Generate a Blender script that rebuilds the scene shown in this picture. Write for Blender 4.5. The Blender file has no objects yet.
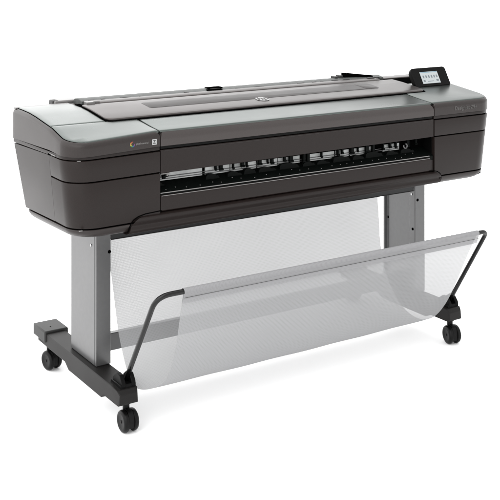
import bpy, bmesh, math, random
from mathutils import Vector, Matrix
random.seed(4)
R = math.radians
scene = bpy.context.scene
COL = scene.collection

# ------------------------------------------------------------------ camera
cam = bpy.data.cameras.new('camera')
camo = bpy.data.objects.new('camera', cam)
COL.objects.link(camo)
scene.camera = camo
camo.location = (-1.472, -2.978, 1.5)
camo.rotation_euler = (R(90), 0, R(-32.9))
cam.sensor_width = 36
cam.lens = 36 * 1045 / 500
cam.shift_y = -293 / 500
cam.clip_start = 0.05
cam.clip_end = 500

# ------------------------------------------------------------------ world: a bright studio dome, brighter towards the left
world = bpy.data.worlds.new('World')
scene.world = world
world.use_nodes = True
nt = world.node_tree
nt.nodes.clear()
wo = nt.nodes.new('ShaderNodeOutputWorld')
bg = nt.nodes.new('ShaderNodeBackground')
tc = nt.nodes.new('ShaderNodeTexCoord')
dp = nt.nodes.new('ShaderNodeVectorMath'); dp.operation = 'DOT_PRODUCT'
az = R(57.1 + 88)                      # horizontal direction the light comes from
dp.inputs[1].default_value = (math.cos(az), math.sin(az), 0.30)
mr = nt.nodes.new('ShaderNodeMapRange'); mr.interpolation_type = 'SMOOTHSTEP'
mr.inputs['From Min'].default_value = -0.25
mr.inputs['From Max'].default_value = 0.42
mr.inputs['To Min'].default_value = 1.30
mr.inputs['To Max'].default_value = 2.65
nt.links.new(tc.outputs['Generated'], dp.inputs[0])
nt.links.new(dp.outputs['Value'], mr.inputs['Value'])
nt.links.new(mr.outputs['Result'], bg.inputs['Strength'])
bg.inputs['Color'].default_value = (1.0, 1.0, 1.0, 1)
nt.links.new(bg.outputs[0], wo.inputs[0])

scene.view_settings.view_transform = 'Standard'
scene.view_settings.look = 'None'
scene.view_settings.exposure = 0.22
scene.view_settings.gamma = 1

# large soft lamp overhead, in front
la = bpy.data.lights.new('softbox', 'AREA')
la.shape = 'RECTANGLE'; la.size = 3.5; la.size_y = 2.5; la.energy = 25
lo = bpy.data.objects.new('softbox', la); COL.objects.link(lo)
lo.location = (-2.4, -1.6, 3.6)
lo.rotation_euler = (Vector((0.6, 0.2, 0.7)) - Vector(lo.location)).to_track_quat('-Z', 'Y').to_euler()

# ------------------------------------------------------------------ materials
def mat(name, col, rough=0.5, spec=0.3, metal=0.0, grain=0.0, gscale=420, bump=0.0, coat=0.0):
    m = bpy.data.materials.new(name); m.use_nodes = True
    n = m.node_tree.nodes; l = m.node_tree.links
    p = n['Principled BSDF']
    p.inputs['Base Color'].default_value = (*col, 1)
    p.inputs['Roughness'].default_value = rough
    p.inputs['Specular IOR Level'].default_value = spec
    p.inputs['Metallic'].default_value = metal
    p.inputs['Coat Weight'].default_value = coat
    p.inputs['Coat Roughness'].default_value = 0.15
    if grain or bump:
        t = n.new('ShaderNodeTexCoord'); z = n.new('ShaderNodeTexNoise')
        z.inputs['Scale'].default_value = gscale; z.inputs['Detail'].default_value = 3
        l.new(t.outputs['Object'], z.inputs['Vector'])
    if grain:
        r = n.new('ShaderNodeMapRange')
        r.inputs['From Min'].default_value = 0.25; r.inputs['From Max'].default_value = 0.75
        r.inputs['To Min'].default_value = 1 - grain; r.inputs['To Max'].default_value = 1 + grain
        v = n.new('ShaderNodeVectorMath'); v.operation = 'SCALE'
        v.inputs[0].default_value = col
        l.new(z.outputs['Fac'], r.inputs['Value']); l.new(r.outputs[0], v.inputs['Scale'])
        l.new(v.outputs[0], p.inputs['Base Color'])
        z2 = n.new('ShaderNodeTexNoise'); z2.inputs['Scale'].default_value = 6; z2.inputs['Detail'].default_value = 4
        l.new(t.outputs['Object'], z2.inputs['Vector'])
        r2 = n.new('ShaderNodeMapRange')
        r2.inputs['To Min'].default_value = rough - .06; r2.inputs['To Max'].default_value = rough + .06
        l.new(z2.outputs['Fac'], r2.inputs['Value']); l.new(r2.outputs[0], p.inputs['Roughness'])
    if bump:
        b = n.new('ShaderNodeBump'); b.inputs['Strength'].default_value = bump; b.inputs['Distance'].default_value = 0.0004
        l.new(z.outputs['Fac'], b.inputs['Height']); l.new(b.outputs[0], p.inputs['Normal'])
    return m

M = {}
M['taupe'] = mat('taupe_plastic', (0.0108, 0.0077, 0.0070), 0.34, 0.16, grain=.14, bump=.35)
M['belly'] = mat('belly_plastic', (0.0175, 0.0136, 0.0128), 0.36, 0.24, grain=.10, bump=.3)
M['nose'] = mat('end_cover_plastic', (0.0185, 0.0147, 0.0138), 0.32, 0.25, metal=.1, grain=.12, bump=.3)
M['lid'] = mat('lid_plastic', (0.037, 0.0315, 0.0302), 0.33, 0.30, metal=.2, grain=.10, bump=.3)
M['green'] = mat('silver_green_panel', (0.078, 0.089, 0.084), 0.29, 0.45, metal=0.85, grain=.03, gscale=40)
M['roll'] = mat('warm_grey_cover', (0.063, 0.056, 0.054), 0.33, 0.42, metal=.6, grain=.08, bump=.25)
M['inset'] = mat('warm_grey_inset', (0.022, 0.0187, 0.018), 0.42, 0.25, metal=.2, grain=.06, bump=.2)
M['ledge'] = mat('ribbed_grey_ledge', (0.055, 0.058, 0.056), 0.5, 0.3, grain=.25, gscale=60, bump=.3)
M['black'] = mat('black_gap', (0.0015, 0.0015, 0.0015), 0.8, 0.0)
M['blackplastic'] = mat('black_plastic', (0.0025, 0.0025, 0.0025), 0.4, 0.07)
M['tray'] = mat('glossy_black_tray', (0.0015, 0.0022, 0.0019), 0.5, 0.05)
M['platen'] = mat('pale_platen', (0.33, 0.34, 0.335), 0.5, 0.3, grain=.3, gscale=25)
M['steel'] = mat('painted_steel_grey', (0.098, 0.098, 0.099), 0.30, 0.5, metal=.5, grain=.05, gscale=60)
M['beam'] = mat('dark_beam_steel', (0.018, 0.0185, 0.019), 0.45, 0.22)
M['foot'] = mat('dark_foot_plastic', (0.0075, 0.0069, 0.0066), 0.48, 0.15, grain=.2, bump=.3)
M['footcap'] = mat('grey_foot_cap', (0.022, 0.022, 0.0215), 0.5, 0.22, grain=.15, bump=.3)
M['wheel'] = mat('caster_plastic', (0.0030, 0.0030, 0.0030), 0.36, 0.13, grain=.2)
M['tyre'] = mat('caster_rubber', (0.008, 0.008, 0.008), 0.6, 0.2)
M['tube'] = mat('black_tube', (0.002, 0.002, 0.002), 0.14, 0.30)
M['chrome'] = mat('bright_screw', (0.40, 0.40, 0.40), 0.3, 0.5, metal=0.8)
M['edge'] = mat('silver_edge_trim', (0.14, 0.136, 0.133), 0.35, 0.45, metal=0.3)
M['white'] = mat('white_print', (0.30, 0.30, 0.30), 0.5, 0.2)
M['grey_print'] = mat('grey_print', (0.15, 0.146, 0.142), 0.4, 0.3)
M['faint_print'] = mat('faint_grey_print', (0.062, 0.059, 0.057), 0.4, 0.3)
M['logo_dark'] = mat('logo_letters', (0.045, 0.040, 0.039), 0.5, 0.2)
for nm, c in dict(red=(.16, .03, .02), orange=(.28, .12, .03), yellow=(.25, .20, .03), greenp=(.03, .13, .04), blue=(.02, .05, .14), violet=(.08, .03, .09)).items():
    M[nm] = mat('print_' + nm, c, .5, .3)
def emis(name, col, s):
    m = mat(name, (0.02, 0.02, 0.02), .3, .3)
    p = m.node_tree.nodes['Principled BSDF']
    p.inputs['Emission Color'].default_value = (*col, 1); p.inputs['Emission Strength'].default_value = s
    return m
M['screen'] = emis('lit_screen', (0.86, 0.93, 0.95), 0.56)
M['icon'] = emis('screen_icon_grey', (0.30, 0.36, 0.40), 0.5)
M['icon_blue'] = emis('screen_icon_blue', (0.30, 0.50, 0.62), 0.7)

# see-through net cloth: fine woven threads with holes between them
def net(name, cover, col):
    m = bpy.data.materials.new(name); m.use_nodes = True
    n = m.node_tree.nodes; l = m.node_tree.links; n.clear()
    out = n.new('ShaderNodeOutputMaterial')
    mix = n.new('ShaderNodeMixShader'); tr = n.new('ShaderNodeBsdfTransparent')
    d = n.new('ShaderNodeBsdfDiffuse'); d.inputs['Color'].default_value = (*col, 1)
    t = n.new('ShaderNodeBsdfTranslucent'); t.inputs['Color'].default_value = (*col, 1)
    m2 = n.new('ShaderNodeMixShader'); m2.inputs[0].default_value = 0.12
    l.new(d.outputs[0], m2.inputs[1]); l.new(t.outputs[0], m2.inputs[2])
    l.new(tr.outputs[0], mix.inputs[1]); l.new(m2.outputs[0], mix.inputs[2]); l.new(mix.outputs[0], out.inputs[0])
    uv = n.new('ShaderNodeUVMap'); sp = n.new('ShaderNodeSeparateXYZ'); l.new(uv.outputs[0], sp.inputs[0])
    def osc(sock, period):
        a = n.new('ShaderNodeMath'); a.operation = 'MULTIPLY'; a.inputs[1].default_value = 2 * math.pi / period
        b = n.new('ShaderNodeMath'); b.operation = 'SINE'
        l.new(sock, a.inputs[0]); l.new(a.outputs[0], b.inputs[0]); return b
    a, b = osc(sp.outputs['X'], 0.0052), osc(sp.outputs['Y'], 0.0052)
    c = n.new('ShaderNodeMath'); c.operation = 'MAXIMUM'
    l.new(a.outputs[0], c.inputs[0]); l.new(b.outputs[0], c.inputs[1])
    e = n.new('ShaderNodeMath'); e.operation = 'MULTIPLY_ADD'
    e.inputs[1].default_value = 0.085; e.inputs[2].default_value = cover - .02
    l.new(c.outputs[0], e.inputs[0])
    z = n.new('ShaderNodeTexNoise'); z.inputs['Scale'].default_value = 5; z.inputs['Detail'].default_value = 2
    l.new(uv.outputs[0], z.inputs['Vector'])
    f = n.new('ShaderNodeMath'); f.operation = 'MULTIPLY_ADD'; f.inputs[1].default_value = .05; 
    l.new(z.outputs['Fac'], f.inputs[0]); l.new(e.outputs[0], f.inputs[2])
    l.new(f.outputs[0], mix.inputs[0])
    return m
M['net'] = net('grey_net_cloth', 0.755, (0.288, 0.290, 0.294))
M['hem'] = net('doubled_net_hem', 0.86, (0.255, 0.255, 0.26))

# floor: matt white studio sweep
fm = bpy.data.materials.new('white_studio_floor'); fm.use_nodes = True
fp = fm.node_tree.nodes['Principled BSDF']
fp.inputs['Base Color'].default_value = (0.93, 0.93, 0.93, 1); fp.inputs['Roughness'].default_value = 0.9
fp.inputs['Specular IOR Level'].default_value = 0.1

# ------------------------------------------------------------------ helpers
BASE = Vector((0.70, 0.30, 0.0))
def link(name, me, m, parent=None, bevel=0, seg=2, smooth=35, base=None):
    o = bpy.data.objects.new(name, me)
    COL.objects.link(o)
    if m: me.materials.append(m)
    if parent is not None:
        me.transform(Matrix.Translation(-BASE)); o.parent = parent
    if smooth:
        for p in me.polygons: p.use_smooth = True
        me.set_sharp_from_angle(angle=R(smooth))
    if bevel:
        b = o.modifiers.new('Bevel', 'BEVEL'); b.width = bevel; b.segments = seg; b.limit_method = 'ANGLE'; b.angle_limit = R(35)
        b.harden_normals = False
    return o
def bm_obj(name, bm, m, parent=None, **k):
    bmesh.ops.recalc_face_normals(bm, faces=bm.faces)
    me = bpy.data.meshes.new(name); bm.to_mesh(me); bm.free()
    return link(name, me, m, parent, **k)
def hexa(bm, P):
    v = [bm.verts.new(p) for p in P]
    for f in ((0, 3, 2, 1), (4, 5, 6, 7), (0, 1, 5, 4), (1, 2, 6, 5), (2, 3, 7, 6), (3, 0, 4, 7)):
        bm.faces.new([v[i] for i in f])
def bx(bm, x0, x1, y0, y1, z0, z1):
    hexa(bm, [(x0, y0, z0), (x1, y0, z0), (x1, y1, z0), (x0, y1, z0), (x0, y0, z1), (x1, y0, z1), (x1, y1, z1), (x0, y1, z1)])
def box(name, m, parent, *b, bevel=0.0015, **k):
    bm = bmesh.new(); bx(bm, *b); return bm_obj(name, bm, m, parent, bevel=bevel, **k)
def prism_x(bm, pts, x0, x1):                 # pts = (y, z) outline swept along X
    a = [bm.verts.new((x0, y, z)) for y, z in pts]; b = [bm.verts.new((x1, y, z)) for y, z in pts]
    n = len(pts)
    bm.faces.new(a); bm.faces.new(b[::-1])
    for i in range(n): bm.faces.new((a[i], b[i], b[(i + 1) % n], a[(i + 1) % n]))
def prism_z(bm, pts, z0, z1):
    a = [bm.verts.new((x, y, z0)) for x, y in pts]; b = [bm.verts.new((x, y, z1)) for x, y in pts]
    n = len(pts)
    bm.faces.new(a[::-1]); bm.faces.new(b)
    for i in range(n): bm.faces.new((a[i], a[(i + 1) % n], b[(i + 1) % n], b[i]))
def cyl(bm, p, q, r, n=20, r2=None):
    p, q = Vector(p), Vector(q); d = q - p
    m = Matrix.Translation((p + q) / 2) @ d.to_track_quat('Z', 'Y').to_matrix().to_4x4()
    bmesh.ops.create_cone(bm, cap_ends=True, segments=n, radius1=r, radius2=r if r2 is None else r2, depth=d.length, matrix=m)
def sweep(bm, path, r, n=14):
    path = [Vector(p) for p in path]; rings = []
    for i, p in enumerate(path):
        t = (path[min(i + 1, len(path) - 1)] - path[max(i - 1, 0)]).normalized()
        a = t.cross(Vector((0, .6, 1))).normalized() if abs(t.dot(Vector((0, .51, .86)))) < .95 else t.cross(Vector((1, 0, 0))).normalized()
        if i and a.dot(pa) < 0: a = -a
        if i:
            a = (pa - t * pa.dot(t)).normalized()
        pa = a; b = t.cross(a)
        rings.append([bm.verts.new(p + (a * math.cos(k * 2 * math.pi / n) + b * math.sin(k * 2 * math.pi / n)) * r) for k in range(n)])
    for A, B in zip(rings, rings[1:]):
        for k in range(n): bm.faces.new((A[k], A[(k + 1) % n], B[(k + 1) % n], B[k]))
    bm.faces.new(rings[0][::-1]); bm.faces.new(rings[-1])
def arc_corner(p, c, q, r, n=8):
    p, c, q = Vector(p), Vector(c), Vector(q)
    a = c + (p - c).normalized() * r; b = c + (q - c).normalized() * r
    return [(1 - t) ** 2 * a + 2 * t * (1 - t) * c + t * t * b for t in [i / n for i in range(n + 1)]]
def outline(x0, x1, y0, y1, rf, n=10):        # rf = radii (front-left, front-right, rear-right, rear-left)
    P = []
    for (cx, cy, a0, r) in ((x0, y0, 180, rf[0]), (x1, y0, 270, rf[1]), (x1, y1, 0, rf[2]), (x0, y1, 90, rf[3])):
        if r < 1e-4: P.append((cx, cy)); continue
        ox = cx + r if cx == x0 else cx - r; oy = cy + r if cy == y0 else cy - r
        for i in range(n + 1):
            a = R(a0 + 90 * i / n); P.append((ox + r * math.cos(a), oy + r * math.sin(a)))
    return P
def curve_at(pts, y):
    if y <= pts[0][0]: return pts[0][1]
    for (a, b), (c, d) in zip(pts, pts[1:]):
        if y <= c: return b + (d - b) * (y - a) / (c - a)
    return pts[-1][1]
SPROF = [(0, .9350), (.012, .9378), (.03, .9400), (.07, .9440), (.185, .9590), (.30, .9735), (.36, .9785), (.42, .9805), (.50, .981)]
S = lambda y: curve_at(SPROF, y)
YS = [.003, .006, .012, .022, .03, .05, .07, .11, .135, .16, .185, .24, .30, .33, .36, .39, .42, .46]
XS = [-.17, -.13, -.09, -.05, -.01, .03, .07, .10]
def slab(name, m, parent, x0, x1, y0, y1, z0, z1, rf=(0, 0, 0, 0), edge=.002, tap=(0, 0), zref=None, topf=None, bottomf=None, ys=YS, smooth=40, yslope=0, round_top=0):
    """rounded plan outline stacked from z0 to z1; tap = shrink of x0 / x1 per metre below zref;
    topf: z1 is an offset above topf(y); bottomf: z0 likewise"""
    bm = bmesh.new()
    zb = z0 + (10 if bottomf else 0); zt = z1 + (20 if topf else 0)
    if round_top:
        q = round_top; lv = [(zb, edge), (zb + edge, 0)] + [(zt - q + q * math.sin(R(a)), q - q * math.cos(R(a))) for a in (0, 15, 30, 45, 60, 75, 90)]
    elif edge: lv = [(zb, edge), (zb + edge * .3, edge * .3), (zb + edge, 0), (zt - edge, 0), (zt - edge * .3, edge * .3), (zt, edge)]
    else: lv = [(zb, 0), (zt, 0)]
    rings = []
    for z, ins in lv:
        zz = z if z < 5 else (zref or 0)
        k = ((zref - zz) if zref is not None else 0)
        a0 = x0 + tap[0] * k; a1 = x1 - tap[1] * k
        rr = [max(r - ins, .001) if r else 0 for r in rf]
        rings.append([bm.verts.new((x, y, z)) for x, y in outline(a0 + ins, a1 - ins, y0 + ins, y1 - ins - yslope * k, rr)])
    n = len(rings[0])
    for A, B in zip(rings, rings[1:]):
        for i in range(n): bm.faces.new((A[i], A[(i + 1) % n], B[(i + 1) % n], B[i]))
    bm.faces.new(rings[0][::-1]); bm.faces.new(rings[-1])
    if topf or bottomf:
        for q in XS:
            if x0 < q < x1 and x1 < .2:
                bmesh.ops.bisect_plane(bm, geom=bm.verts[:] + bm.edges[:] + bm.faces[:], plane_co=(q, 0, 0), plane_no=(1, 0, 0))
        for y in ys:
            if y0 < y < y1:
                bmesh.ops.bisect_plane(bm, geom=bm.verts[:] + bm.edges[:] + bm.faces[:], plane_co=(0, y, 0), plane_no=(0, 1, 0))
        for v in bm.verts:
            if v.co.z > 15: v.co.z = topf(v.co.y) + v.co.z - 20
            elif v.co.z > 5: v.co.z = bottomf(v.co.y) + v.co.z - 10
    return bm_obj(name, bm, m, parent, smooth=smooth)
def text(name, s, size, m, parent, mtx, ext=.0004, shear=0, align='CENTER', bold=0):
    cu = bpy.data.curves.new(name, 'FONT'); cu.body = s; cu.size = size; cu.extrude = ext; cu.offset = bold; cu.shear = shear
    cu.align_x = align; cu.align_y = 'CENTER'
    o = bpy.data.objects.new('tmp', cu); COL.objects.link(o)
    dg = bpy.context.evaluated_depsgraph_get()
    me = bpy.data.meshes.new_from_object(o.evaluated_get(dg)); me.name = name
    bpy.data.objects.remove(o); bpy.data.curves.remove(cu)
    me.transform(mtx); me.materials.clear()
    return link(name, me, m, parent, smooth=0)
def front(x, y, z): return Matrix.Translation((x, y, z)) @ Matrix.Rotation(R(90), 4, 'X')   # text upright facing -Y
def tag(o, label=None, cat=None, group=None, kind=None):
    if label: o['label'] = label
    if cat: o['category'] = cat
    if group: o['group'] = group
    if kind: o['kind'] = kind

# ------------------------------------------------------------------ floor
bm = bmesh.new()
bmesh.ops.create_circle(bm, cap_ends=True, segments=96, radius=120)
fl = bm_obj('floor', bm, fm, None, smooth=0)
tag(fl, kind='structure')

# ------------------------------------------------------------------ the printer
pr = bpy.data.objects.new('large_format_printer', None); COL.objects.link(pr)
pr.location = BASE; pr.empty_display_size = .2
tag(pr, 'wide dark grey plotter printer with silvery top, small touchscreen and net basket on wheeled stand', 'printer')

X0, X1 = -0.204, 1.628          # body ends
DL, DR = 0.112, 1.2955          # module divisions
RC = .082                       # plan corner radius
TP = .10                        # taper
ZR = .878
rl = (RC, 0, 0, .02); rr = (0, RC, .03, 0)
g = .0014
# dark carcass seen in the gaps
bm = bmesh.new()
def core(bm, x0, x1, y0, y1, z0, z1, rf):
    rings = [[bm.verts.new((x, y, z)) for x, y in outline(x0 + .12 * (ZR - z), x1 - .12 * (ZR - z), y0, y1 - .2 * (ZR - z), rf)] for z in (z0, z1)]
    A, B = rings
    n = len(A)
    for i in range(n): bm.faces.new((A[i], A[(i + 1) % n], B[(i + 1) % n], B[i]))
    bm.faces.new(A[::-1]); bm.faces.new(B)
core(bm, X0 + .009, DL - .004, .008, .475, .64, .885, (RC - .006, 0, 0, .015))
core(bm, DR + .004, X1 - .006, .006, .485, .64, .90, (0, RC - .006, .02, 0))
bx(bm, DL - .003, DR + .003, .155, .47, .635, .955)
bx(bm, DL - .0025, DR + .0025, .014, .1545, .812, .925)
bx(bm, DL - .0025, DR + .0025, .014, .1545, .635, .700)
bm_obj('carcass', bm, M['black'], pr, smooth=30)

# --- end modules
def end_module(left):
    if left:
        a, b = X0, DL - g; tap = (TP, 0); rf = (RC, 0, 0, 0); rback = (0, 0, 0, .02)
        side = (a, a + .06)
    else:
        a, b = DR + g, X1; tap = (0, TP * 1.5); rf = (0, RC, 0, 0); rback = (0, 0, .03, 0)
    ys = .161
    slab('lower_panel', M['taupe'], pr, a, b, 0, ys - .001,   .6605, (.8040 if left else .8095), rf, tap=tap, zref=ZR)
    slab('front_band', M['taupe'], pr, a, b, 0, ys - .001, (.8080 if left else .8135), .8745, rf, tap=tap, zref=ZR)
    slab('side_panel', M['taupe'], pr, a, b, ys, .490, .6605, .8745, rback, tap=tap, zref=ZR, yslope=.25, edge=.0012)
    # belly: curves inwards below
    bm = bmesh.new(); rings = []
    for z, ins in ((.6555, .001), (.6535, 0), (.648, .0005), (.640, .004), (.632, .012), (.627, .024), (.6245, .045)):
        k = ZR - z
        x0 = a + tap[0] * k + (ins if left else 0); x1 = b - tap[1] * k - (0 if left else ins)
        r1 = tuple(max(q, 0) for q in ((RC, 0, 0, .05) if left else (0, RC, .05, 0)))
        rings.append([bm.verts.new((x, y, z)) for x, y in outline(x0, x1, ins, .490 - .25 * k - ins, r1)])
    n = len(rings[0])
    for A, B in zip(rings, rings[1:]):
        for i in range(n): bm.faces.new((A[i], A[(i + 1) % n], B[(i + 1) % n], B[i]))
    bm.faces.new(rings[0]); bm.faces.new(rings[-1][::-1])
    bm_obj('belly_panel', bm, M['belly'], pr, smooth=50)
    # cover with sloping top
    rfc = (RC, 0, 0, .015) if left else (0, RC, .03, 0)
    slab('lower_lip', M['taupe'], pr, a + (.001 if left else 0), b - (0 if left else .001), .0045, .492, .8785, .8905, rfc, edge=.0004)
    cv = slab('top_cover', M['nose'], pr, a, b, 0, .495, .8905, 0, rfc, edge=.0003, topf=S, round_top=.016)
    return cv
cvl = end_module(True)
cvr = end_module(False)

# silver-green panels with a dark joint round them
def panel(x0, x1, y0, y1, rf, joint=True, m='green', h=.0026):
    if joint:
        slab('panel_joint', M['black'], pr, x0 - .002, x1 + .0015, y0 + .001, y1 + .0012, -.004, .0003, rf, edge=0, topf=S, bottomf=S)
    return slab('top_panel', M[m], pr, x0, x1, y0, y1, -.006, h, rf, edge=.0035, topf=S, bottomf=S)
panel(X0 + .012, -.001, .1735, .468, (0, 0, 0, .01))
panel(X0 + .012, DL - .001, .012, .1715, (RC - .012, 0, 0, 0))
panel(DR + .002, X1 - .008, .012, .300, (0, RC - .006, 0, 0))
# rear light ledge strip on both end modules
slab('rear_strip', M['edge'], pr, X0 + .004, .0, .470, .494, -.004, .0016, (0, 0, 0, .01), edge=.001, topf=S, bottomf=S)

# --- centre lid (window frame) with its panel
lid = slab('front_lid', M['lid'], pr, DL + g, DR - g, 0, .158, .8905, 0, edge=.0006, topf=S, round_top=.024)
slab('lid_panel', M['green'], pr, DL + .003, DR - .003, .012, .157, -.006, .0022, edge=.0035, topf=S, bottomf=S)
box('lid_lip', M['blackplastic'], pr, DL + .003, DR - .003, .006, .10, .880, .891)
bm = bmesh.new()
hexa(bm, [(DL + g, .0015, .8030), (DR - g, .0015, .8110), (DR - g, .013, .8110), (DL + g, .013, .8030), (DL + g, .0015, .8785), (DR - g, .0015, .8785), (DR - g, .013, .8785), (DL + g, .013, .8785)])
bm_obj('window_panel', bm, M['taupe'], pr, bevel=.002)
box('window_trim', M['nose'], pr, DL + .01, DR - .01, .0005, .0030, .8740, .8752, bevel=0)

# --- roll cover
RX0, RX1, RY0, RY1 = .003, 1.405, .166, .374
slab('roll_cover_joint', M['black'], pr, RX0 - .004, RX1 + .004, RY0 - .005, RY1 + .06, -.01, .003, (.02, .02, .01, .01), edge=0, topf=S, bottomf=S)
slab('roll_cover', M['roll'], pr, RX0, RX1, RY0, RY1, .002, .0095, (.028, .028, .004, .004), edge=.003, topf=S, bottomf=S)
slab('roll_cover_inset', M['inset'], pr, .205, 1.235, .248, .330, .008, .0103, (.015, .015, .015, .015), edge=.0006, topf=S, bottomf=S)
slab('inset_end', M['taupe'], pr, 1.165, 1.228, .252, .327, .009, .0108, (.004, .012, .012, .004), edge=.0005, topf=S, bottomf=S)
# rear handle strip and ribbed ledge
bm = bmesh.new()
prism_x(bm, [(.378, .975), (.380, .9895), (.386, .9925), (.404, .9945), (.415, .9955), (.415, .975)], .028, 1.345)
bm_obj('rear_handle_strip', bm, M['roll'], pr, bevel=.0012)
bm = bmesh.new()
prism_x(bm, [(.416, .975), (.418, .9935), (.436, .9985), (.452, 1.0005), (.480, .998), (.492, .99), (.492, .95)], .022, 1.395)
rl_ = bm_obj('rear_ledge', bm, M['ledge'], pr, bevel=.002)
x = .05
while x < 1.36:
    w = random.uniform(.012, .05)
    if random.random() < .65:
        bm = bmesh.new(); bx(bm, x, x + w, .4185, .430, .9935, .9955 + random.uniform(0, .0016))
        bm_obj('ledge_rib', bm, M['footcap'], pr, bevel=.0005)
    x += w + random.uniform(.02, .07)
bm = bmesh.new()                                            # left end knob of the handle strip
bx(bm, .022, .052, .372, .400, .985, .9955); cyl(bm, (.052, .386, .992), (.075, .386, .992), .005)
bm_obj('handle_knob', bm, M['edge'], pr, bevel=.001)
# spindle ends peeping over the rear left
bm = bmesh.new(); bx(bm, -.045, .05, .50, .56, .93, .9905)
bm_obj('rear_roll_housing', bm, M['edge'], pr, bevel=.006, seg=3)
bm = bmesh.new(); bx(bm, -.050, -.024, .505, .545, .93, .9915)
bm_obj('spindle_stop', bm, M['footcap'], pr, bevel=.006, seg=3)
bm = bmesh.new(); bx(bm, .035, .09, .47, .51, .95, .9925)
bm_obj('roll_bracket', bm, M['footcap'], pr, bevel=.004, seg=3)
# black latch
bm = bmesh.new(); bx(bm, .548, .612, .436, .466, .99, 1.0035); bx(bm, .535, .600, .4165, .434, .985, .9990)
bm_obj('latch', bm, M['black'], pr, bevel=.001)
bm = bmesh.new(); bx(bm, .556, .598, .4342, .4360, .99, .9998)
bm_obj('latch_trim', bm, M['edge'], pr, bevel=0)
# black lever at rear right
bm = bmesh.new()
P = [(1.205, .450), (1.345, .425), (1.352, .447), (1.215, .476)]
a = [bm.verts.new((x, y, .996)) for x, y in P]
zt = (1.019, 1.002, 1.002, 1.019)
b = [bm.verts.new((x, y, z)) for (x, y), z in zip(P, zt)]
bm.faces.new(a[::-1]); bm.faces.new(b)
for i in range(4): bm.faces.new((a[i], a[(i + 1) % 4], b[(i + 1) % 4], b[i]))
bm_obj('lever', bm, M['black'], pr, bevel=.002)
for b_ in ((1.185, 1.2, .445, .475, .99, 1.010), (1.16, 1.175, .445, .475, .99, 1.007), (1.30, 1.335, .402, .416, .985, .9985), (1.345, 1.36, .40, .42, .985, .998)):
    bm = bmesh.new(); bx(bm, *b_); bm_obj('lever_mount', bm, M['footcap'], pr, bevel=.001)
# right rear: black pocket behind the screen and pale strip
slab('screen_pocket', M['black'], pr, 1.411, 1.60, .285, .425, -.003, .0022, (.01, .01, .01, .01), edge=0, topf=S, bottomf=S)
slab('rear_shelf', M['roll'], pr, 1.406, X1 - .02, .428, .494, -.003, .006, (0, 0, .02, 0), edge=.003, topf=S, bottomf=S)

# --- print slot
SX0, SX1 = DL, 1.272
bm = bmesh.new()                                            # dark tray, sloping up to the rear
prism_x(bm, [(.004, .7385), (.012, .7435), (.060, .7670), (.060, .70), (.012, .70), (.004, .7300)], SX0 + .001, DR - .002)
tray = bm_obj('output_platen', bm, M['tray'], pr, bevel=.001)
bm = bmesh.new(); bx(bm, SX0 + .001, SX1, .0010, .0038, .7383, .7405)
bm_obj('platen_edge', bm, M['grey_print'], pr, smooth=0)
bm = bmesh.new(); bx(bm, SX0 + .001, DR - .002, .0605, .0745, .7525, .806)
bm_obj('slot_back', bm, M['black'], pr, smooth=0)
bm = bmesh.new(); bx(bm, DR - .0045, DR - .002, .012, .154, .7005, .8110)
bm_obj('slot_end_wall', bm, M['blackplastic'], pr, smooth=0)
# pale media strip showing between the rollers
segs = [(.118, .298), (.310, .406), (.410, .515), (.521, .604), (.608, .700), (.742, .855), (.862, .922), (.930, 1.045), (1.085, 1.165)]
for i, (a, b) in enumerate(segs):
    bm = bmesh.new(); z0 = .7675
    hexa(bm, [(a, .054, z0), (b, .054, z0), (b, .058, z0), (a, .058, z0), (a, .054, .7925), (b, .054, .7925), (b, .058, .7925), (a, .058, .7925)])
    bm_obj('media_strip', bm, M['platen'], pr, smooth=0)
# pinch rollers hanging in front: short dark stubs of uneven width
for x, w, h in ((.146, .012, .772), (.152, .02, .777), (.345, .008, .7765), (.366, .016, .7745), (.415, .007, .773), (.452, .016, .7765), (.47, .008, .7745), (.523, .018, .7755), (.556, .006, .777),
                (.575, .014, .774), (.628, .012, .7765), (.655, .020, .7715), (.712, .014, .765), (.730, .016, .762), (.79, .007, .7735), (.865, .012, .772), (.884, .010, .7765), (.93, .018, .773), (.957, .006, .776),
                (1.0, .02, .770), (1.03, .016, .768), (1.078, .009, .7725), (1.112, .012, .776), (1.14, .010, .773), (1.2, .016, .772), (1.24, .012, .776)):
    h += .0060; w *= .7; bm = bmesh.new()
    bx(bm, x - w / 2, x + w / 2, .040, .050, h, .8025)
    cyl(bm, (x - w * .7, .042, h + .001), (x + w * .7, .042, h + .001), .0042, 12)
    bm_obj('pinch_roller', bm, M['tray'], pr, bevel=.0008)
for z_, y_ in ((.7795, .0515), (.7725, .0525)):            # thin shafts the rollers sit on
    bm = bmesh.new(); cyl(bm, (SX0 + .002, y_, z_), (1.16, y_, z_), .0012, 10)
    bm_obj('roller_shaft', bm, M['steel'], pr)
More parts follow.
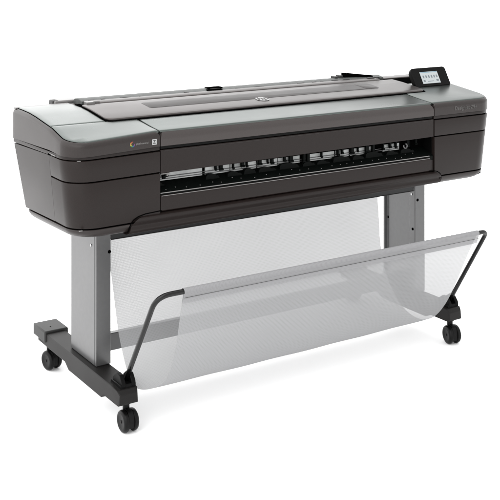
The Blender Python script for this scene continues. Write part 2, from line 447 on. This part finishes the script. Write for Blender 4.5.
# dark media guides lying on the platen, each with a blunt front and a sloping tail
for x, w, h in ((.115, .03, .770), (.30, .055, .7765), (.385, .060, .7745), (.452, .05, .7785), (.512, .075, .7745), (.600, .085, .7790), (.700, .055, .7745), (.762, .060, .7720), (.835, .080, .7785), (.925, .055, .7745), (.985, .085, .7795), (1.085, .060, .7735), (1.155, .070, .7755)):
    h -= .0045; bm = bmesh.new()
    P = [(0, .745), (.004, h - .006), (.010, h - .001), (w * .45, h + .0008), (w * .66, h - .002), (w * .80, h - .008), (w * .9, h - .0065), (w, .758), (w + .004, .745)]
    f_ = [bm.verts.new((x + px, .036, pz)) for px, pz in P]; r_ = [bm.verts.new((x + px, .050, pz)) for px, pz in P]
    n = len(P)
    bm.faces.new(f_); bm.faces.new(r_[::-1])
    for i in range(n): bm.faces.new((f_[i], r_[i], r_[(i + 1) % n], f_[(i + 1) % n]))
    bm_obj('media_guide', bm, M['tray'], pr, smooth=40)
x = .14
while x < 1.25:
    bm = bmesh.new(); y = random.choice((.016, .022, .030)); z = .7435 + (y - .012) * .49
    cyl(bm, (x, y, z - .001), (x, y, z + .0008), .0019, 8)
    bm_obj('star_wheel', bm, M['edge'], pr, smooth=0)
    x += random.choice((.03, .038, .052, .06))
bm = bmesh.new()                                            # left bracket and right gear ring in the slot
bx(bm, .118, .150, .008, .018, .7975, .8015); bx(bm, .140, .143, .008, .018, .790, .7985)
bm_obj('slot_bracket', bm, M['grey_print'], pr, bevel=.0008)
bm = bmesh.new()
sweep(bm, [(1.180 + .0085 * math.cos(t * math.pi / 8), .035, .782 + .0085 * math.sin(t * math.pi / 8)) for t in range(-9, 5)], .0028, 8)
bm_obj('gear_ring', bm, M['steel'], pr)

# tray front below the slot
bm = bmesh.new()
prism_x(bm, [(.0015, .7310), (.0035, .7325), (.012, .7325), (.012, .6805), (.0035, .6805), (.0005, .684), (-.0005, .722)], DL + g, SX1 + .004)
bm_obj('drawer_front', bm, M['taupe'], pr, bevel=.0006)
bm = bmesh.new(); bx(bm, DL + .004, SX1, -.0005, .0014, .7295, .7312)
bm_obj('drawer_edge', bm, M['edge'], pr, smooth=0)
box('drawer_end', M['taupe'], pr, SX1 + .006, DR - g, .006, .013, .6805, .7325, bevel=.001)
# centre belly with its swept-up ends
def belly_center():
    prof = [(.013, .6785), (.004, .6775), (-.006, .672), (-.009, .664), (-.007, .655), (-.0035, .649), (-.0035, .645), (-.006, .638), (-.0065, .632), (-.003, .6255), (.010, .6215), (.16, .6195), (.16, .6785)]
    stations = []
    # x of the end outline at each height: the piece narrows towards the top
    bm = bmesh.new(); n = len(prof); A = []; B = []
    def xl(z): return curve_at([(.612, -.010), (.640, .003), (.656, .010), (.666, .020), (.673, .036), (.677, .058), (.679, .090)], z)
    def xr(z): return curve_at([(.612, 1.318), (.640, 1.326), (.656, 1.326), (.666, 1.320), (.673, 1.308), (.677, 1.292), (.679, 1.270)], z)
    for y, z in prof:
        A.append(bm.verts.new((xl(z), y, z))); B.append(bm.verts.new((xr(z), y, z + .009 * max(0, min(1, (.665 - z) / .035)))))
    bm.faces.new(A); bm.faces.new(B[::-1])
    for i in range(n): bm.faces.new((A[i], B[i], B[(i + 1) % n], A[(i + 1) % n]))
    return bm_obj('centre_belly', bm, M['taupe'], pr, smooth=40)
belly_center()
for pts in ([(-.006, .630), (-.001, .640), (.006, .656), (.015, .667), (.033, .676), (.058, .681), (.115, .684)], [(1.327, .640), (1.330, .648), (1.331, .656), (1.325, .668), (1.311, .677), (1.292, .681), (1.270, .683)]):
    bm = bmesh.new(); sweep(bm, [(x, -.0002, z) for x, z in pts], .0018, 6)
    bm_obj('belly_joint', bm, M['black'], pr)
# small bright clips on the corners
for (x, y, z) in ((-.166, .013, .8765), (-.160, .013, .6575)):
    bm = bmesh.new(); bx(bm, x - .004, x + .006, y - .003, y + .004, z - .0012, z + .0012)
    bm_obj('corner_clip', bm, M['edge'], pr, smooth=0)
bm = bmesh.new(); bx(bm, X0 - .0012, X0 + .004, .105, .160, .8800, .8825)
bm_obj('side_latch', bm, M['edge'], pr, smooth=0)
bm = bmesh.new(); bx(bm, X0 - .0014, X0 + .004, .150, .166, .8745, .8810)
bm_obj('side_latch_notch', bm, M['black'], pr, smooth=0)

# the left module drops a little towards its outer end and rear
def warp_left(o):
    for v in o.data.vertices:
        x, y, z = v.co + BASE
        d = -.027 * max(y, 0) * max(0, min(1, (.98 - z) / .09)) if z > .8 else -.027 * max(y, 0)
        k = max(0, min(1.2, (.10 - x) / .27)); a = curve_at([(.62, .002), (.66, .003), (.80, .005), (.875, .006), (.90, .013), (.95, .017)], z)
        d -= a * k * max(0, 1 - max(y, 0) / .16)
        v.co.z += d
for o in [o for o in pr.children if o.type == 'MESH' and max((v.co.x + BASE.x) for v in o.data.vertices) < DL + .004 and o.name.split('.')[0] in
          ('lower_panel', 'front_band', 'side_panel', 'belly_panel', 'lower_lip', 'top_cover', 'top_panel', 'panel_joint', 'rear_strip', 'corner_clip', 'side_latch', 'side_latch_notch')]:
    warp_left(o)

# --- logos and lettering
sl = math.atan2(S(.24) - S(.19), .05)
LX, LY = .662, .236
lz = S(LY) + .0112
top = Matrix.Translation((LX, LY, lz)) @ Matrix.Rotation(sl, 4, 'X')
bm = bmesh.new(); bmesh.ops.create_cone(bm, cap_ends=True, segments=40, radius1=.026, radius2=.026, depth=.0012, matrix=Matrix.Translation((0, 0, 0)))
bmesh.ops.transform(bm, matrix=top, verts=bm.verts)
badge = bm_obj('round_logo', bm, M['white'], pr, smooth=0)
text('logo_lettering', 'hp', .050, M['logo_dark'], badge, top @ Matrix.Translation((-.001, .003, .0010)), shear=.32, bold=.0009)
# square badge with Z on the left nose
box('square_badge', M['white'], pr, .0815, .0975, -.0008, .001, .8985, .9160, bevel=0)
text('badge_letter', 'Z', .015, M['black'], pr, front(.0893, -.0012, .9072))
# colour swirl
for i, c in enumerate(('red', 'orange', 'yellow', 'greenp', 'blue', 'violet')):
    bm = bmesh.new(); a0 = R(70 + i * 48); n = 6
    o1 = []; i1 = []
    for j in range(n + 1):
        a = a0 + R(50) * j / n
        o1.append(bm.verts.new((.012 + .0090 * math.cos(a), -.0006, .9070 + .0090 * math.sin(a))))
        i1.append(bm.verts.new((.012 + .0045 * math.cos(a + .5), -.0006, .9070 + .0045 * math.sin(a + .5))))
    for j in range(n): bm.faces.new((o1[j], o1[j + 1], i1[j + 1], i1[j]))
    bm_obj('swirl_segment', bm, M[c], pr, smooth=0)
text('front_lettering', 'pixel control', .0085, M['grey_print'], pr, front(.046, -.0004, .9070))
text('model_lettering', 'DesignJet Z9+', .0205, M['faint_print'], pr, front(1.462, -.0004, .9105), ext=.0008)

# --- touchscreen
th = math.atan2(.042, .074)
SM = Matrix.Translation((1.506, .228, .9690)) @ Matrix.Rotation(-th, 4, 'X')       # local x right, y back, z up the panel
W, H = .190, .083
bm = bmesh.new()
o_ = outline(-W / 2, W / 2, 0, H, (.006, .006, .014, .014), 6)
f_ = [bm.verts.new(SM @ Vector((x, 0, z))) for x, z in o_]
f2 = [bm.verts.new(SM @ Vector((x * 1.0, .012, z))) for x, z in o_]
f3 = [bm.verts.new(SM @ Vector((x * .95, .026, z * .93))) for x, z in o_]
n = len(o_)
for A, B in ((f_, f2), (f2, f3)):
    for i in range(n): bm.faces.new((A[i], A[(i + 1) % n], B[(i + 1) % n], B[i]))
bm.faces.new(f_); bm.faces.new(f3[::-1])
cp = bm_obj('control_panel', bm, M['blackplastic'], pr, bevel=.0012)
def onpanel(name, m, x0, x1, z0, z1, d, par):
    bm = bmesh.new(); hexa(bm, [SM @ Vector(p) for p in ((x0, -d, z0), (x1, -d, z0), (x1, .001, z0), (x0, .001, z0), (x0, -d, z1), (x1, -d, z1), (x1, .001, z1), (x0, .001, z1))])
    return bm_obj(name, bm, m, par, smooth=0)
onpanel('display', M['screen'], -.0525, .0435, .012, .064, .0005, cp)
bm = bmesh.new()
def rect(x0, x1, z0, z1, d=.0009):
    v = [bm.verts.new(SM @ Vector(p)) for p in ((x0, -d, z0), (x1, -d, z0), (x1, -d, z1), (x0, -d, z1))]; bm.faces.new(v)
for x in (-.044, -.029, -.014, .001, .015, .029): rect(x, x + .0075, .036, .048)
rect(-.024, .010, .020, .0225); rect(-.046, -.036, .020, .028); rect(.024, .037, .020, .028)
bm_obj('screen_icons', bm, M['icon'], cp, smooth=0)
bm = bmesh.new(); rect(-.0505, .0415, .0595, .0628)
bm_obj('screen_header', bm, M['icon_blue'], cp, smooth=0)
bm = bmesh.new(); cyl(bm, (1.4975, .285, S(.285) - .002), (1.4975, .285, .985), .02, 20)
bm_obj('panel_mount', bm, M['blackplastic'], pr)

# ------------------------------------------------------------------ stand
# beam under the body
box('stand_beam', M['beam'], pr, .026, 1.360, .188, .230, .5600, .6235, bevel=.002)
box('beam_lower_edge', M['foot'], pr, .026, 1.360, .186, .188, .5600, .5620, bevel=0)
def column(dx, mirror):
    t = []
    P = [(-.030, .184), (.024, .184), (.024, .190), (.010, .1915), (.010, .232), (.0035, .240), (.0035, .376), (.016, .380), (.016, .390), (-.030, .390)]
    if mirror: P = [(-.006 - x, y) for x, y in P][::-1]
    P = [(x + dx, y) for x, y in P]
    bm = bmesh.new(); prism_z(bm, P, .1505, .6255)
    c = bm_obj('stand_leg', bm, M['steel'], pr, bevel=.0035, seg=3)
    return c
c1 = column(0, False); c2 = column(1.392, True)
# thin dark groove line and joints on the outer face of the left leg
bm = bmesh.new(); bx(bm, -.0304, -.029, .1935, .1955, .152, .625); bm_obj('leg_groove', bm, M['beam'], c1, smooth=0)
def dot(name, m, p, d, r, par, h=.002):
    bm = bmesh.new(); p = Vector(p); d = Vector(d); cyl(bm, p - d * .002, p + d * h, r, 14)
    return bm_obj(name, bm, m, par, smooth=0)
dot('screw', M['chrome'], (-.030, .222, .543), (-1, 0, 0), .0045, c1)
dot('screw_hole', M['black'], (.0185, .184, .523), (0, -1, 0), .0060, c1, .0006)
dot('screw', M['chrome'], (1.366, .208, .543), (-1, 0, 0), .0045, c2)
dot('screw_hole', M['black'], (1.376, .184, .523), (0, -1, 0), .0060, c2, .0006)
dot('screw_hole', M['black'], (1.3823, .372, .415), (-1, 0, 0), .0055, c2, .0008)
dot('screw_hole', M['black'], (1.376, .213, .400), (-1, 0, 0), .0055, c2, .0012)
# crossbar
box('crossbar', M['steel'], pr, .0045, 1.380, .287, .309, .1510, .2105, bevel=.002)

def caster(x, y, rot):
    bm = bmesh.new(); r = .0350
    mt = Matrix.Translation((x, y, 0)) @ Matrix.Rotation(R(rot), 4, 'Z')
    for s in (-1, 1):
        # disc with rounded rim
        prof = [(0.0, .0), (.020, .0), (.024, -.0010), (.029, 0), (.0322, .002), (.0345, .006), (.0350, .010), (.0345, .014), (.032, .016), (0.0, .016)]
        n = 36; rings = []
        for q, w in prof:
            xx = s * (.0250 - w)
            if q == 0: rings.append([bm.verts.new(mt @ Vector((xx, 0, r)))]); continue
            rings.append([bm.verts.new(mt @ Vector((xx, q * math.cos(2 * math.pi * k / n), r + q * math.sin(2 * math.pi * k / n)))) for k in range(n)])
        for A, B in zip(rings, rings[1:]):
            for k in range(n):
                k2 = (k + 1) % n
                if len(A) == 1: bm.faces.new((A[0], B[k], B[k2]))
                elif len(B) == 1: bm.faces.new((A[k], A[k2], B[0]))
                else: bm.faces.new((A[k], A[k2], B[k2], B[k]))
    c = bm_obj('tmp', bm, M['wheel'], None, smooth=40)
    return c, mt
def make_caster(x, y, rot, foot):
    w, mt = caster(x, y, rot)
    bm = bmesh.new(); bm.from_mesh(w.data); me = w.data; bpy.data.objects.remove(w)
    # hood between the wheels, axle and stem
    r = .0350; n = 16
    pts = [(.0290 * math.cos(a), r + .0370 * math.sin(a)) for a in [R(-20 + 230 * k / n) for k in range(n + 1)]]
    a = [bm.verts.new(mt @ Vector((-.0085, y_, z_))) for y_, z_ in pts]; b = [bm.verts.new(mt @ Vector((.0085, y_, z_))) for y_, z_ in pts]
    bm.faces.new(a); bm.faces.new(b[::-1])
    for i in range(len(a)): bm.faces.new((a[i], b[i], b[(i + 1) % len(a)], a[(i + 1) % len(a)]))
    p = mt @ Vector((0, .014, .062)); q = Vector((p.x, p.y, .108))
    cyl(bm, p, q, .011, 16); cyl(bm, (q.x, q.y, .084), (q.x, q.y, .104), .0155, 16)
    cyl(bm, mt @ Vector((-.0262, 0, r)), mt @ Vector((.0262, 0, r)), .005, 14)
    o = bm_obj('caster', bm, M['wheel'], foot, smooth=40, bevel=0)
    return o
def foot(dx):
    XL, XR = -.052 + dx, .021 + dx
    top_ = .1500
    P = [(-.030, .104), (-.026, .100), (.082, .100), (.098, .086), (.360, .086), (.392, .104), (.640, .104), (.640, top_), (.03, top_), (-.018, top_ - .004), (-.030, top_ - .016)]
    bm = bmesh.new(); prism_x(bm, P, XL, XR)
    # cut plan corners at the front
    for v in bm.verts:
        if v.co.y < -.027:
            v.co.x += .007 if v.co.x < dx - .02 else -.007
    f = bm_obj('foot', bm, M['foot'], pr, bevel=.004, seg=3)
    bm = bmesh.new(); bx(bm, XL - .006, XR + .012, .560, .672, .118, .1585)
    bm_obj('foot_cap', bm, M['footcap'], f, bevel=.005, seg=3)
    dot('foot_cap_hole', M['black'], (dx - .02, .600, .1585), (0, 0, 1), .003, f, .0004)
    # bracket that holds the basket tube
    bm = bmesh.new()
    bx(bm, XL + .016, XR - .003, -.012, .060, top_ - .01, top_ + .008)
    for x in (XL + .020, XR - .018):
        P = [(-.014, top_), (.052, top_), (.050, top_ + .018), (.026, top_ + .036), (.004, top_ + .034), (-.012, top_ + .014)]
        prism_x(bm, P, x, x + .014)
    bm_obj('tube_bracket', bm, M['blackplastic'], f, bevel=.0018)
    return f
f1 = foot(0); f2 = foot(1.392)
make_caster(.000, .008, 0, f1); make_caster(-.010, .612, 12, f1)
make_caster(1.392, .006, -14, f2); make_caster(1.385, .612, 10, f2)

# ------------------------------------------------------------------ basket
TL, TR = 0.0, 1.388
TY, TZ = -.183, .4765
pl, cl_, cr_, prr = (TL, .028, .148), (TL, TY, TZ), (TR, TY - .003, TZ + .001), (TR, .022, .152)
path = [Vector(pl)] + arc_corner(pl, cl_, cr_, .052) + arc_corner(cl_, cr_, prr, .030) + [Vector(prr)]
bm = bmesh.new(); sweep(bm, path, .0082, 16)
bm_obj('basket_tube', bm, M['tube'], pr, smooth=60)

# net: profile (y, z, left x, right x) from the rear top down, forward and up to the tube
NP = [(.262, .600, .048, 1.236), (.262, .533, .050, 1.234), (.245, .455, .050, 1.226), (.212, .365, .048, 1.206), (.165, .275, .040, 1.190), (.110, .205, .032, 1.186),
      (.055, .155, .026, 1.194), (.012, .131, .028, 1.214), (-.022, .130, .052, 1.234), (-.058, .153, .086, 1.250), (-.090, .205, .098, 1.272), (-.122, .285, .100, 1.292), (-.150, .372, .097, 1.312),
      (-.172, .440, .094, 1.330), (TY - .004, TZ + .001, .092, 1.338)]
def smooth_rows(P, sub=6):
    out = []
    for i in range(len(P) - 1):
        p0 = P[max(i - 1, 0)]; p1 = P[i]; p2 = P[i + 1]; p3 = P[min(i + 2, len(P) - 1)]
        for j in range(sub):
            t = j / sub
            out.append(tuple(.5 * ((2 * b) + (-a + c) * t + (2 * a - 5 * b + 4 * c - d) * t * t + (-a + 3 * b - 3 * c + d) * t ** 3) for a, b, c, d in zip(p0, p1, p2, p3)))
    out.append(P[-1]); return out
rows = smooth_rows(NP)
bm = bmesh.new(); uvl = bm.loops.layers.uv.new('UVMap')
NXs = 40; grid = []; s = 0; ss = []
for i, (y, z, a, b) in enumerate(rows):
    if i: s += math.hypot(y - rows[i - 1][0], z - rows[i - 1][1])
    ss.append(s)
    fr = i / (len(rows) - 1)
    row = []
    for k in range(NXs + 1):
        t = k / NXs
        sag = .006 * math.sin(math.pi * t) * math.sin(math.pi * fr)
        rip = .0016 * math.sin(9 * math.pi * t + 5 * fr) * math.sin(math.pi * fr)
        row.append((bm.verts.new((a + (b - a) * t, y + rip, z - sag * .4)), a + (b - a) * t, s))
    grid.append(row)
for A, B in zip(grid, grid[1:]):
    for k in range(NXs):
        q = (A[k], A[k + 1], B[k + 1], B[k])
        f = bm.faces.new([v[0] for v in q])
        for lp, v in zip(f.loops, q): lp[uvl].uv = (v[1], v[2])
nets = bm_obj('basket_net', bm, M['net'], pr, smooth=180)
# sleeve round the tube with a hem flap below
bm = bmesh.new(); uvl = bm.loops.layers.uv.new('UVMap')
n = 18; gr = []
for X in (.092, 1.338):
    t = (X - TL) / (TR - TL); cy = TY - .003 * t; cz = TZ + .001 * t
    pts = [(cy + .0102 * math.cos(a), cz + .0102 * math.sin(a)) for a in [R(-60 + 290 * k / n) for k in range(n + 1)]]
    pts += [(cy - .0035, cz - .018), (cy + .0000, cz - .029), (cy + .0035, cz - .038)]
    gr.append([(bm.verts.new((X, y, z)), X, k * .004) for k, (y, z) in enumerate(pts)])
for k in range(len(gr[0]) - 1):
    q = (gr[0][k], gr[1][k], gr[1][k + 1], gr[0][k + 1]); f = bm.faces.new([v[0] for v in q])
    for lp, v in zip(f.loops, q): lp[uvl].uv = (v[1], v[2])
bm_obj('tube_sleeve', bm, M['hem'], nets, smooth=180)
bm = bmesh.new()
sweep(bm, [(.092, TY - .0075, TZ - .018), (1.338, TY - .0105, TZ - .017)], .0007, 6)
bm_obj('sleeve_seam', bm, M['footcap'], nets)
